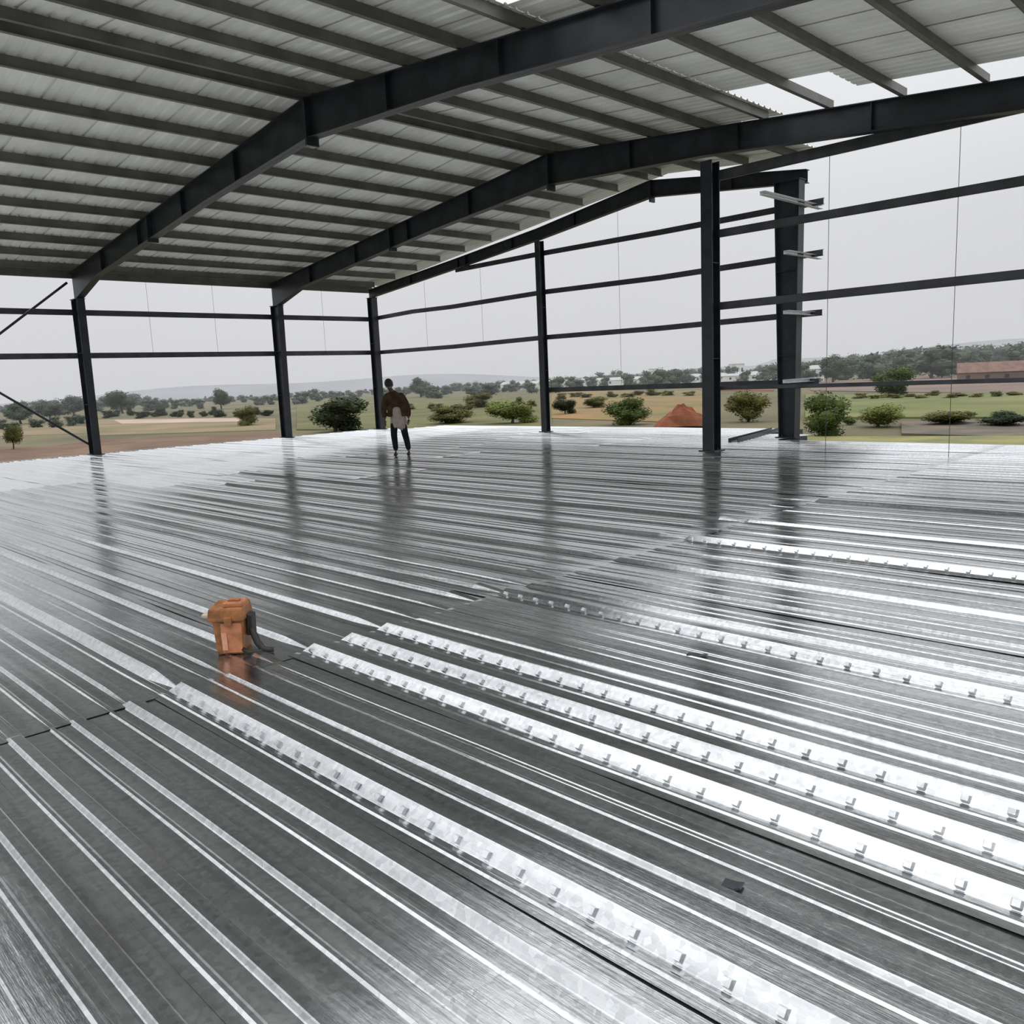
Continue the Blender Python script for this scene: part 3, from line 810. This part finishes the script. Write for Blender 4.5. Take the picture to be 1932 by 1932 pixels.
# ------------------------------------------------------------------ trees and bushes
def leaf_mass(seed, n, sz, squash=1.0, low=0.0):
    """unit crown: about 1 wide (radius .5) and 1 high, made of many small leaf blades over an inner mass of lobes"""
    rr = random.Random(seed); mb = MB()
    lobes = []
    for k in range(9):
        a = rr.uniform(0, 6.28); r_ = rr.uniform(0.08, 0.30); z = rr.uniform(0.25 + low, 0.78)
        lobes.append((Vector((r_ * math.cos(a), r_ * math.sin(a), z)), rr.uniform(0.16, 0.25)))
    lobes.append((Vector((0, 0, 0.5 + low / 2)), 0.30))
    for c, r_ in lobes: ellipsoid(mb, c, (r_ * .7, r_ * .7, r_ * .66), 7, 5)
    for i in range(n):
        c, r_ = lobes[rr.randrange(len(lobes))]
        v = Vector((rr.gauss(0, 1), rr.gauss(0, 1), rr.gauss(0, 1))).normalized()
        p = c + v * r_ * rr.uniform(0.68, 1.15)
        if p.z < 0.02: continue
        u = Vector((rr.gauss(0, 1), rr.gauss(0, 1), rr.gauss(0, .6))).normalized(); w = u.cross(v + Vector((0.1, 0, 0))).normalized()
        s = sz * rr.uniform(0.6, 1.3); o = len(mb.v)
        mb.v += [tuple(p - u * s), tuple(p + w * s * .45), tuple(p + u * s), tuple(p - w * s * .45)]
        mb.f.append((o, o + 1, o + 2, o + 3))
    return mb
def trunk_mb(h, r):
    mb = MB(); mb.tube([(0, 0, 0), (0.02, 0.01, h * .5), (0, 0, h)], [r, r * .8, r * .5], 7)
    mb.bar((0, 0, h * .6), (0.15, 0.05, h * 1.25), r * .45, r * .2, 5); mb.bar((0, 0, h * .65), (-0.13, -0.08, h * 1.3), r * .4, r * .2, 5)
    return mb
crowns = {}
def crown(kind, leaf, seed):
    key = (kind, leaf, seed)
    if key not in crowns:
        n, sz, low = {'bush': (5200, 0.028, -0.15), 'tree': (4200, 0.03, 0.08)}[kind]
        crowns[key] = leaf_mass(seed, n, sz, low=low).mesh('foliage', M[leaf])
    return crowns[key]
trunks = {'bush': trunk_mb(0.35, 0.03).mesh('stem', M['bark']), 'tree': trunk_mb(0.4, 0.035).mesh('trunk', M['bark'])}
def plant(kind, name, label, x, y, w, h, leaf, seed, cat, group=None, rz=None):
    root = thing(name, label, cat, (x, y, GZ), R.uniform(0, 6.28) if rz is None else rz, group)
    root.scale = (w * 1.12, w * 1.12, h * 1.04)
    link('foliage', crown(kind, leaf, seed), root)
    link('stem' if kind == 'bush' else 'trunk', trunks[kind], root)
    return root
plant('bush', 'bush', 'broad dark olive bush between the second wall column and the corner column', -74.5, 56.6, 9.14, 4.83, 'leaf_dark', 1, 'bush')
plant('bush', 'bush', 'yellow-green bush left of the slender end wall post', -57.4, 74.1, 6.96, 3.81, 'leaf_lime', 2, 'bush')
plant('bush', 'bush', 'round fresh green bush left of the red earth heap', -37.5, 73.8, 5.66, 3.35, 'leaf_mid', 3, 'bush')
plant('bush', 'bush', 'olive bush between the indoor column and the stout column', -24.9, 80.4, 5.24, 3.70, 'leaf_olive', 4, 'bush')
plant('bush', 'bush', 'tall leafy bush right beside the stout column', -6.9, 61.0, 4.06, 3.79, 'leaf_mid', 5, 'bush')
plant('bush', 'bush', 'rounded bush in front of the brown fallow field on the right', -35.1, 149.8, 8.23, 5.61, 'leaf_mid', 1, 'bush')
plant('bush', 'bush', 'small dark bush just right of the slender end wall post', -67.2, 96.4, 4.02, 3.15, 'leaf_dark', 2, 'bush')
plant('bush', 'bush', 'low olive bush right of the person', -69.8, 73.1, 7.05, 2.66, 'leaf_olive', 3, 'bush')
plant('tree', 'small_tree', 'small brown-green tree at the left edge of the view behind the bracing rod', -97.0, 22.8, 2.6, 3.3, 'leaf_olive', 6, 'tree')
plant('bush', 'bush', 'yellowish bush just left of the second wall column', -115.3, 65.2, 4.37, 3.42, 'leaf_olive', 5, 'bush')
plant('bush', 'bush', 'pale green shrub on the near field right of the tall leafy bush', -7.5, 73.7, 5.0, 2.24, 'leaf_lime', 4, 'bush')
plant('bush', 'bush', 'low dark shrub in the right-hand field behind the sag rod', -2.0, 76.4, 5.47, 1.69, 'leaf_olive', 2, 'bush')
plant('bush', 'bush', 'low dark shrub in the field at the right edge of the view', 3.3, 74.9, 4.21, 1.40, 'leaf_dark', 3, 'bush')
plant('bush', 'bush', 'distant olive shrub beyond the yellow-green bush', -116.6, 122.5, 7.25, 3.63, 'leaf_olive', 1, 'bush')
plant('bush', 'bush', 'flat faded shrub behind the round fresh green bush', -78.0, 117.0, 6.08, 2.23, 'leaf_olive', 4, 'bush')
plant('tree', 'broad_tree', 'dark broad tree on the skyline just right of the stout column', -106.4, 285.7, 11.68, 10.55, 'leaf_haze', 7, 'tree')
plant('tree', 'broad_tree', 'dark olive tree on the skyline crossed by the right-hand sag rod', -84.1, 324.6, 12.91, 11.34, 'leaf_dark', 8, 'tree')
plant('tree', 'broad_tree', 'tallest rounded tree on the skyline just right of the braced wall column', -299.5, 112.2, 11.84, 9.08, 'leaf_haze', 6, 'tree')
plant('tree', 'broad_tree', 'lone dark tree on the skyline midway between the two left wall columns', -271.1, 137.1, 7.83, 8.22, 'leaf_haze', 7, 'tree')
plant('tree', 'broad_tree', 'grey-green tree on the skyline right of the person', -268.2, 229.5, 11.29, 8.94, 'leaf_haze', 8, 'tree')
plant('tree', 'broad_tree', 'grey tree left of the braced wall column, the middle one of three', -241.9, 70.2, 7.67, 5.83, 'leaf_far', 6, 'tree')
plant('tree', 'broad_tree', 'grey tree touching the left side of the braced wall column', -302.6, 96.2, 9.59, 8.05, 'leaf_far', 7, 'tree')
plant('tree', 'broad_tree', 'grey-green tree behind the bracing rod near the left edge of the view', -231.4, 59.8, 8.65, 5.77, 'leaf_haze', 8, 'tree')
HEDGE = [(-238.5, 85.4, 4.2, 2.6, 'leaf_dark', 'in front of the skyline trees past the braced column'), (-250.2, 91.3, 4.5, 2.6, 'leaf_dark', 'in front of the skyline trees past the braced column'), (-248.1, 95.5, 3.1, 3.0, 'leaf_dark', 'in front of the skyline trees past the braced column'), (-212.8, 85.0, 4.1, 2.1, 'leaf_dark', 'in front of the skyline trees past the braced column'), (-223.6, 90.5, 3.2, 2.0, 'leaf_dark', 'in front of the skyline trees past the braced column'), (-216.7, 90.7, 4.5, 2.5, 'leaf_dark', 'in front of the skyline trees past the braced column'), (-226.5, 96.1, 3.9, 2.6, 'leaf_dark', 'in front of the skyline trees past the braced column'), (-207.1, 91.9, 3.5, 1.8, 'leaf_dark', 'in front of the skyline trees past the braced column'), (-196.5, 88.5, 2.6, 2.1, 'leaf_dark', 'in front of the skyline trees past the braced column'), (-188.6, 88.0, 2.5, 1.9, 'leaf_dark', 'in front of the skyline trees past the braced column'), (-189.7, 91.8, 2.6, 1.8, 'leaf_dark', 'in front of the skyline trees past the braced column'), (-193.8, 96.7, 3.0, 2.5, 'leaf_dark', 'in front of the skyline trees past the braced column'), (-177.1, 90.6, 3.7, 2.0, 'leaf_dark', 'in front of the skyline trees past the braced column'), (-171.8, 92.1, 2.5, 1.7, 'leaf_dark', 'in front of the skyline trees past the braced column'), (-182.5, 101.9, 2.8, 1.7, 'leaf_dark', 'in front of the skyline trees past the braced column'), (-174.2, 99.1, 2.6, 2.2, 'leaf_dark', 'in front of the skyline trees past the braced column'), (-160.9, 94.6, 3.8, 1.8, 'leaf_dark', 'in front of the skyline trees past the braced column'), (-134.5, 117.4, 3.5, 1.6, 'leaf_olive', 'behind the bushes right of the person'), (-116.8, 109.9, 4.2, 1.9, 'leaf_olive', 'behind the bushes right of the person'), (-114.1, 114.3, 4.2, 1.6, 'leaf_olive', 'behind the bushes right of the person'), (-108.4, 112.5, 2.8, 2.2, 'leaf_olive', 'behind the bushes right of the person'), (-103.4, 114.0, 3.2, 1.5, 'leaf_olive', 'behind the bushes right of the person'), (-106.9, 120.0, 4.4, 1.8, 'leaf_olive', 'behind the bushes right of the person'), (-106.0, 124.8, 3.5, 2.3, 'leaf_olive', 'behind the bushes right of the person'), (-102.1, 124.8, 3.2, 1.6, 'leaf_olive', 'behind the bushes right of the person'), (-11.4, 76.2, 1.5, 1.1, 'leaf_mid', 'beyond the brown strip on the right'), (-36.0, 139.1, 3.5, 1.1, 'leaf_olive', 'along the brown fallow field on the right'), (-32.8, 136.6, 2.2, 0.9, 'leaf_olive', 'along the brown fallow field on the right'), (-32.4, 140.9, 3.6, 1.0, 'leaf_olive', 'along the brown fallow field on the right'), (-29.6, 137.7, 2.5, 0.9, 'leaf_olive', 'along the brown fallow field on the right'), (-28.7, 142.3, 3.1, 0.8, 'leaf_olive', 'along the brown fallow field on the right'), (-25.1, 135.9, 2.3, 0.8, 'leaf_olive', 'along the brown fallow field on the right'), (-26.5, 145.5, 2.8, 1.1, 'leaf_olive', 'along the brown fallow field on the right'), (-20.5, 135.5, 2.5, 0.9, 'leaf_olive', 'along the brown fallow field on the right'), (-20.7, 140.8, 3.3, 0.9, 'leaf_olive', 'along the brown fallow field on the right'), (-17.2, 136.6, 2.5, 0.8, 'leaf_olive', 'along the brown fallow field on the right'), (-14.4, 137.9, 2.3, 1.1, 'leaf_olive', 'along the brown fallow field on the right'), (-13.0, 141.5, 2.8, 0.9, 'leaf_olive', 'along the brown fallow field on the right'), (-130.6, 167.1, 4.2, 1.9, 'leaf_olive', 'across the golden field left of the indoor column'), (-140.7, 185.5, 5.7, 1.6, 'leaf_olive', 'across the golden field left of the indoor column'), (-130.1, 177.6, 4.5, 1.6, 'leaf_olive', 'across the golden field left of the indoor column'), (-119.6, 176.0, 3.9, 1.8, 'leaf_olive', 'across the golden field left of the indoor column'), (-113.5, 174.2, 5.3, 1.2, 'leaf_olive', 'across the golden field left of the indoor column'), (-119.4, 187.8, 4.4, 1.8, 'leaf_olive', 'across the golden field left of the indoor column'), (-110.7, 182.5, 5.3, 2.0, 'leaf_olive', 'across the golden field left of the indoor column'), (-104.0, 179.2, 4.6, 1.5, 'leaf_olive', 'across the golden field left of the indoor column'), (-94.2, 174.7, 4.0, 1.5, 'leaf_olive', 'across the golden field left of the indoor column'), (-190.6, 44.6, 3.2, 2.3, 'leaf_haze', 'left of the braced column'), (-182.8, 45.0, 4.6, 1.8, 'leaf_haze', 'left of the braced column'), (-188.0, 51.5, 4.1, 2.5, 'leaf_haze', 'left of the braced column'), (-178.8, 52.5, 3.8, 2.5, 'leaf_haze', 'left of the braced column'), (-185.5, 58.3, 3.7, 2.5, 'leaf_haze', 'left of the braced column'), (-196.7, 63.8, 3.7, 2.8, 'leaf_haze', 'left of the braced column')]
TREELINE = [(-400.0, 84.5, 5.0, 7.0, -60), (-543.1, 118.7, 7.0, 9.4, -50), (-353.7, 77.5, 6.7, 9.9, -42), (-386.6, 86.9, 5.7, 7.6, -33), (-733.8, 171.9, 4, 5.7, -22), (-377.3, 88.7, 4.4, 5.4, -12), (-763.3, 187.8, 4, 6.1, 1), (-507.3, 125.9, 4.9, 6.0, 9), (-559.4, 142.0, 4, 4.8, 19), (-387.4, 100.0, 5.4, 6.8, 32), (-473.5, 125.3, 4.3, 6.0, 41), (-353.6, 94.8, 6.6, 7.6, 51), (-589.0, 163.5, 5.7, 8.8, 64), (-482.8, 136.8, 4.9, 6.0, 76), (-406.0, 117.4, 6.8, 10.0, 88), (-607.1, 179.9, 4.4, 5.9, 98), (-343.0, 103.4, 6.2, 10.6, 111), (-626.1, 194.3, 4.7, 7.2, 123), (-439.1, 139.2, 6.7, 9.4, 136), (-491.7, 159.9, 7.9, 8.7, 150), (-521.9, 173.0, 7.5, 12.6, 161), (-610.9, 205.9, 6.3, 8.5, 170), (-356.6, 121.7, 5.8, 6.9, 178), (-449.6, 156.6, 7.1, 10.1, 189), (-536.4, 189.7, 4.5, 6.2, 198), (-578.7, 207.6, 7.8, 10.2, 206), (-389.7, 143.0, 5.0, 8.0, 220), (-475.9, 177.6, 5.2, 7.5, 230), (-379.4, 144.6, 6.3, 9.5, 242), (-594.5, 229.4, 8.4, 10.3, 250), (-553.0, 216.6, 8.3, 12.1, 260), (-479.7, 192.1, 6.3, 8.6, 273), (-316.8, 129.7, 4.8, 6.4, 285), (-338.6, 141.3, 5.4, 6.6, 297), (-359.0, 153.0, 4.4, 6.2, 310), (-640.8, 276.1, 4, 4.5, 320), (-331.1, 146.0, 4, 4.4, 331), (-386.5, 173.2, 4, 6.2, 343), (-416.6, 189.7, 4, 5.9, 354), (-362.9, 168.0, 4, 4.9, 363), (-300.3, 142.4, 4, 5.1, 377), (-623.3, 297.6, 4, 4.4, 388), (-546.7, 265.1, 4, 6.1, 398), (-528.6, 260.0, 4, 6.0, 407), (-416.4, 208.9, 4, 5.1, 418), (-518.3, 263.4, 4, 6.2, 429), (-460.0, 237.4, 4, 4.6, 438), (-525.7, 276.2, 4, 4.4, 452), (-419.7, 223.9, 4, 5.8, 460), (-487.1, 264.5, 4, 5.9, 474), (-302.1, 168.9, 4, 5.4, 488), (-350.1, 198.6, 4, 5.6, 501), (-304.7, 175.7, 4, 5.6, 509), (-422.4, 245.1, 4, 6.5, 520), (-458.0, 269.3, 4, 5.0, 530), (-395.1, 235.8, 4, 4.5, 538), (-523.2, 314.4, 4, 5.3, 547), (-401.0, 246.9, 4.7, 7.4, 561), (-275.9, 173.7, 5.4, 8.2, 569), (-458.5, 288.4, 4, 6.5, 579), (-359.7, 231.9, 5.9, 7.1, 592), (-311.6, 204.7, 4.2, 5.2, 603), (-397.8, 263.1, 4.6, 6.9, 613), (-377.3, 254.2, 4.7, 5.4, 626), (-357.3, 244.5, 4, 5.7, 636), (-285.9, 200.3, 4.1, 5.1, 647), (-490.5, 342.6, 4, 6.3, 657), (-269.0, 194.3, 4.1, 4.8, 668), (-398.1, 287.9, 4, 6.4, 679), (-554.5, 403.2, 4, 6.8, 690), (-450.5, 335.2, 4, 6.0, 703), (-533.7, 400.2, 4, 4.6, 712), (-267.9, 208.0, 5.1, 6.3, 721), (-513.3, 396.5, 5.3, 6.0, 734), (-535.1, 420.3, 4, 6.6, 748), (-312.7, 252.9, 5.2, 6.3, 757), (-399.0, 325.7, 4.6, 7.1, 771), (-484.0, 400.0, 4, 6.3, 785), (-290.0, 248.0, 4.6, 5.8, 797), (-486.0, 413.1, 4, 5.8, 807), (-243.1, 215.0, 5.4, 7.9, 816), (-227.8, 204.7, 4.4, 7.3, 826), (-297.8, 268.4, 5.0, 7.3, 838), (-310.7, 282.5, 4, 5.7, 847), (-404.1, 369.6, 5.6, 9.5, 859), (-466.1, 429.7, 4.7, 6.1, 869), (-370.6, 349.4, 5.8, 7.2, 880), (-223.1, 218.3, 4.2, 6.9, 889), (-346.6, 336.0, 5.7, 8.0, 900), (-253.5, 252.9, 4.0, 6.6, 910), (-225.4, 229.7, 5.4, 8.8, 921), (-265.2, 270.7, 5.3, 8.5, 930), (-391.9, 399.9, 5.7, 7.7, 944), (-281.6, 296.0, 4, 5.6, 955), (-274.4, 292.3, 4.3, 7.2, 964), (-302.0, 323.9, 6.1, 7.3, 973), (-466.8, 499.5, 4, 6.6, 986), (-289.7, 319.8, 6.0, 8.2, 994), (-222.9, 253.0, 5.2, 6.4, 1004), (-390.2, 435.0, 5.7, 9.4, 1013), (-301.5, 345.9, 4.8, 7.5, 1026), (-401.9, 461.1, 6.1, 6.9, 1036), (-200.2, 242.7, 6.8, 9.8, 1048), (-325.8, 388.8, 4.7, 5.2, 1059), (-373.8, 448.6, 6.4, 8.1, 1069), (-262.6, 326.1, 6.6, 11.3, 1081), (-218.3, 277.7, 5.4, 7.9, 1090), (-385.0, 481.2, 6.4, 9.3, 1102), (-269.7, 349.6, 5.8, 8.0, 1115), (-340.5, 443.2, 8.8, 14.8, 1129), (-250.6, 337.2, 5.8, 6.6, 1141), (-376.8, 503.1, 6.8, 9.4, 1152), (-391.5, 531.1, 9.7, 11.3, 1165), (-343.2, 475.8, 6.0, 9.7, 1178), (-203.8, 295.9, 7.1, 8.3, 1187), (-278.4, 401.0, 6.4, 10.0, 1198), (-365.9, 526.5, 6.2, 8.1, 1208), (-227.7, 341.2, 7.9, 9.8, 1217), (-323.5, 481.5, 7.4, 11.8, 1230), (-174.7, 275.8, 7.9, 10.1, 1240), (-232.9, 363.2, 8.1, 12.0, 1249), (-373.7, 574.1, 7.9, 13.1, 1259), (-183.4, 300.1, 7.7, 10.5, 1270), (-232.8, 377.7, 8.4, 11.1, 1279), (-315.7, 507.8, 6.9, 10.7, 1287), (-197.2, 332.7, 7.7, 8.6, 1298), (-363.7, 597.4, 9.0, 12.6, 1309), (-318.9, 535.1, 9.2, 12.1, 1320), (-179.6, 320.0, 6.6, 7.3, 1332), (-171.9, 311.8, 7.4, 10.7, 1342), (-324.9, 570.9, 7.4, 12.5, 1354), (-263.8, 476.9, 7.5, 12.2, 1366), (-211.8, 396.9, 8.0, 9.1, 1380), (-264.0, 494.9, 7.1, 11.4, 1392), (-161.2, 320.7, 6.0, 7.0, 1404), (-323.2, 615.4, 6.2, 7.3, 1413), (-250.1, 493.5, 6.3, 8.2, 1427), (-324.6, 636.8, 9.5, 13.9, 1435), (-181.5, 378.6, 8.1, 12.1, 1446), (-210.2, 438.1, 6.3, 8.8, 1456), (-158.3, 343.8, 7.8, 10.5, 1464), (-138.1, 308.4, 7.1, 8.0, 1473), (-191.0, 417.7, 7.4, 8.6, 1483), (-285.0, 613.2, 10.9, 14.2, 1494), (-114.6, 274.8, 7.6, 9.3, 1503), (-121.5, 294.8, 8.2, 11.6, 1517), (-185.7, 435.8, 7.8, 9.2, 1530), (-144.9, 355.7, 9.1, 11.2, 1542), (-175.4, 427.9, 8.1, 9.4, 1552), (-162.5, 405.3, 10.3, 16.0, 1562), (-203.6, 505.4, 11.8, 15.5, 1574), (-140.4, 370.5, 9.5, 12.1, 1587), (-116.9, 322.0, 8.9, 11.7, 1599), (-176.5, 468.7, 12.0, 13.5, 1609), (-221.5, 582.6, 13.8, 15.5, 1618), (-194.1, 527.1, 10.4, 16.5, 1630), (-115.5, 339.0, 9.2, 12.7, 1638), (-96.3, 296.5, 10.2, 12.9, 1649), (-124.2, 372.5, 10.0, 14.1, 1659), (-192.4, 556.6, 14.7, 24.7, 1670), (-213.4, 623.2, 13.8, 15.4, 1683), (-151.6, 467.0, 12.1, 20.3, 1693), (-127.5, 408.3, 11.7, 13.2, 1702), (-106.2, 355.1, 12.2, 16.7, 1711), (-133.7, 439.3, 11.2, 13.0, 1722), (-157.4, 516.2, 15.1, 20.3, 1734), (-193.4, 630.9, 14.1, 21.6, 1744), (-79.5, 303.6, 11.6, 18.3, 1757), (-171.3, 589.8, 13.7, 22.5, 1769), (-105.0, 393.2, 12.4, 15.3, 1777), (-86.9, 343.5, 11.5, 13.2, 1788), (-121.9, 463.2, 13.4, 22.6, 1799), (-148.8, 560.8, 14.2, 23.3, 1811), (-169.5, 644.2, 15.3, 25.8, 1825), (-85.4, 367.0, 10.2, 12.4, 1833), (-88.3, 384.6, 10.5, 12.7, 1843), (-167.7, 670.4, 14.9, 16.9, 1852), (-125.2, 530.9, 14.5, 20.8, 1862), (-142.4, 605.2, 13.1, 14.9, 1873), (-110.6, 500.2, 13.3, 16.3, 1886), (-100.0, 471.3, 11.9, 16.4, 1898), (-128.8, 591.9, 14.3, 16.6, 1907), (-136.2, 635.4, 13.0, 17.6, 1918), (-76.2, 403.9, 12.8, 17.6, 1929), (-56.3, 329.7, 9.8, 16.3, 1940), (-101.0, 528.9, 14.1, 19.2, 1952), (-75.2, 428.5, 10.7, 16.0, 1963), (-107.9, 583.9, 12.4, 20.3, 1973), (-56.8, 366.4, 9.6, 13.2, 1986), (-93.7, 545.6, 10.9, 13.3, 1995), (-49.8, 350.5, 9.9, 12.6, 2008)]
hedge_mesh = {}
for i, (x, y, w, h, leaf, zone) in enumerate(HEDGE):
    key = (leaf, i % 3)
    if key not in hedge_mesh: hedge_mesh[key] = leaf_mass(60 + i % 3, 900, 0.05, low=-0.2).mesh('hedge_bush', M[leaf])
    o = link('hedge_bush', hedge_mesh[key]); o.location = (x, y, GZ); o.rotation_euler = (0, 0, R.uniform(0, 6.28)); o.scale = (w * 1.1, w * 1.1, h * 1.05)
    tag(o, 'low scrub bush in the row ' + zone, 'bush', 'scrub bushes ' + zone)
far_mesh = {}
ZONES = [(-1e9, 165, 'left of the braced wall column'), (165, 530, 'between the braced wall column and the second one'), (530, 712, 'between the second wall column and the corner column'),
         (712, 1024, 'between the corner column and the slender post'), (1024, 1342, 'between the slender post and the indoor column'), (1342, 1488, 'between the indoor column and the stout column'), (1488, 1e9, 'right of the stout column')]
for i, (x, y, h, w, px_) in enumerate(TREELINE):
    zone = [z for z in ZONES if z[0] <= px_ < z[1]][0][2]
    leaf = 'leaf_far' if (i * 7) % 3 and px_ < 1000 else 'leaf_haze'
    key = (leaf, i % 4)
    if key not in far_mesh:
        mb = leaf_mass(30 + i % 4, 500, 0.06, low=-0.15)
        nleaf = len(mb.f)
        mb.bar((0, 0, 0), (0, 0, 0.35), 0.03, 0.02, 5)
        me = mb.mesh('far_tree', [M[leaf], M['bark']])
        for k in range(nleaf, len(me.polygons)): me.polygons[k].material_index = 1
        far_mesh[key] = me
    o = link('far_tree', far_mesh[key])
    o.location = (x, y, GZ); o.rotation_euler = (0, 0, R.uniform(0, 6.28)); o.scale = (w * 1.12, w * 1.12, h * 1.05)
    tag(o, 'small tree in the skyline row ' + zone, 'tree', 'skyline trees ' + zone)

# ------------------------------------------------------------------ dust haze over the distant fields
hz = MB()
A = [(-60, 1500), (-1400, 1500), (-1400, -450), (-120, -450), (-120, 40), (-60, 110), (120, 110), (120, 1500)]
hz.loft([(x, y, GZ - 8) for x, y in A], [(x, y, 30) for x, y in A])
hm = bpy.data.materials.new('thin_dust_haze'); hm.use_nodes = True
t = hm.node_tree; t.nodes.clear()
vs = t.nodes.new('ShaderNodeVolumeScatter'); vs.inputs['Color'].default_value = (0.96, 0.97, 1.0, 1); vs.inputs['Density'].default_value = 0.00042
vo = t.nodes.new('ShaderNodeOutputMaterial'); t.links.new(vs.outputs[0], vo.inputs['Volume'])
tag(hz.build('haze', hm), kind='stuff')
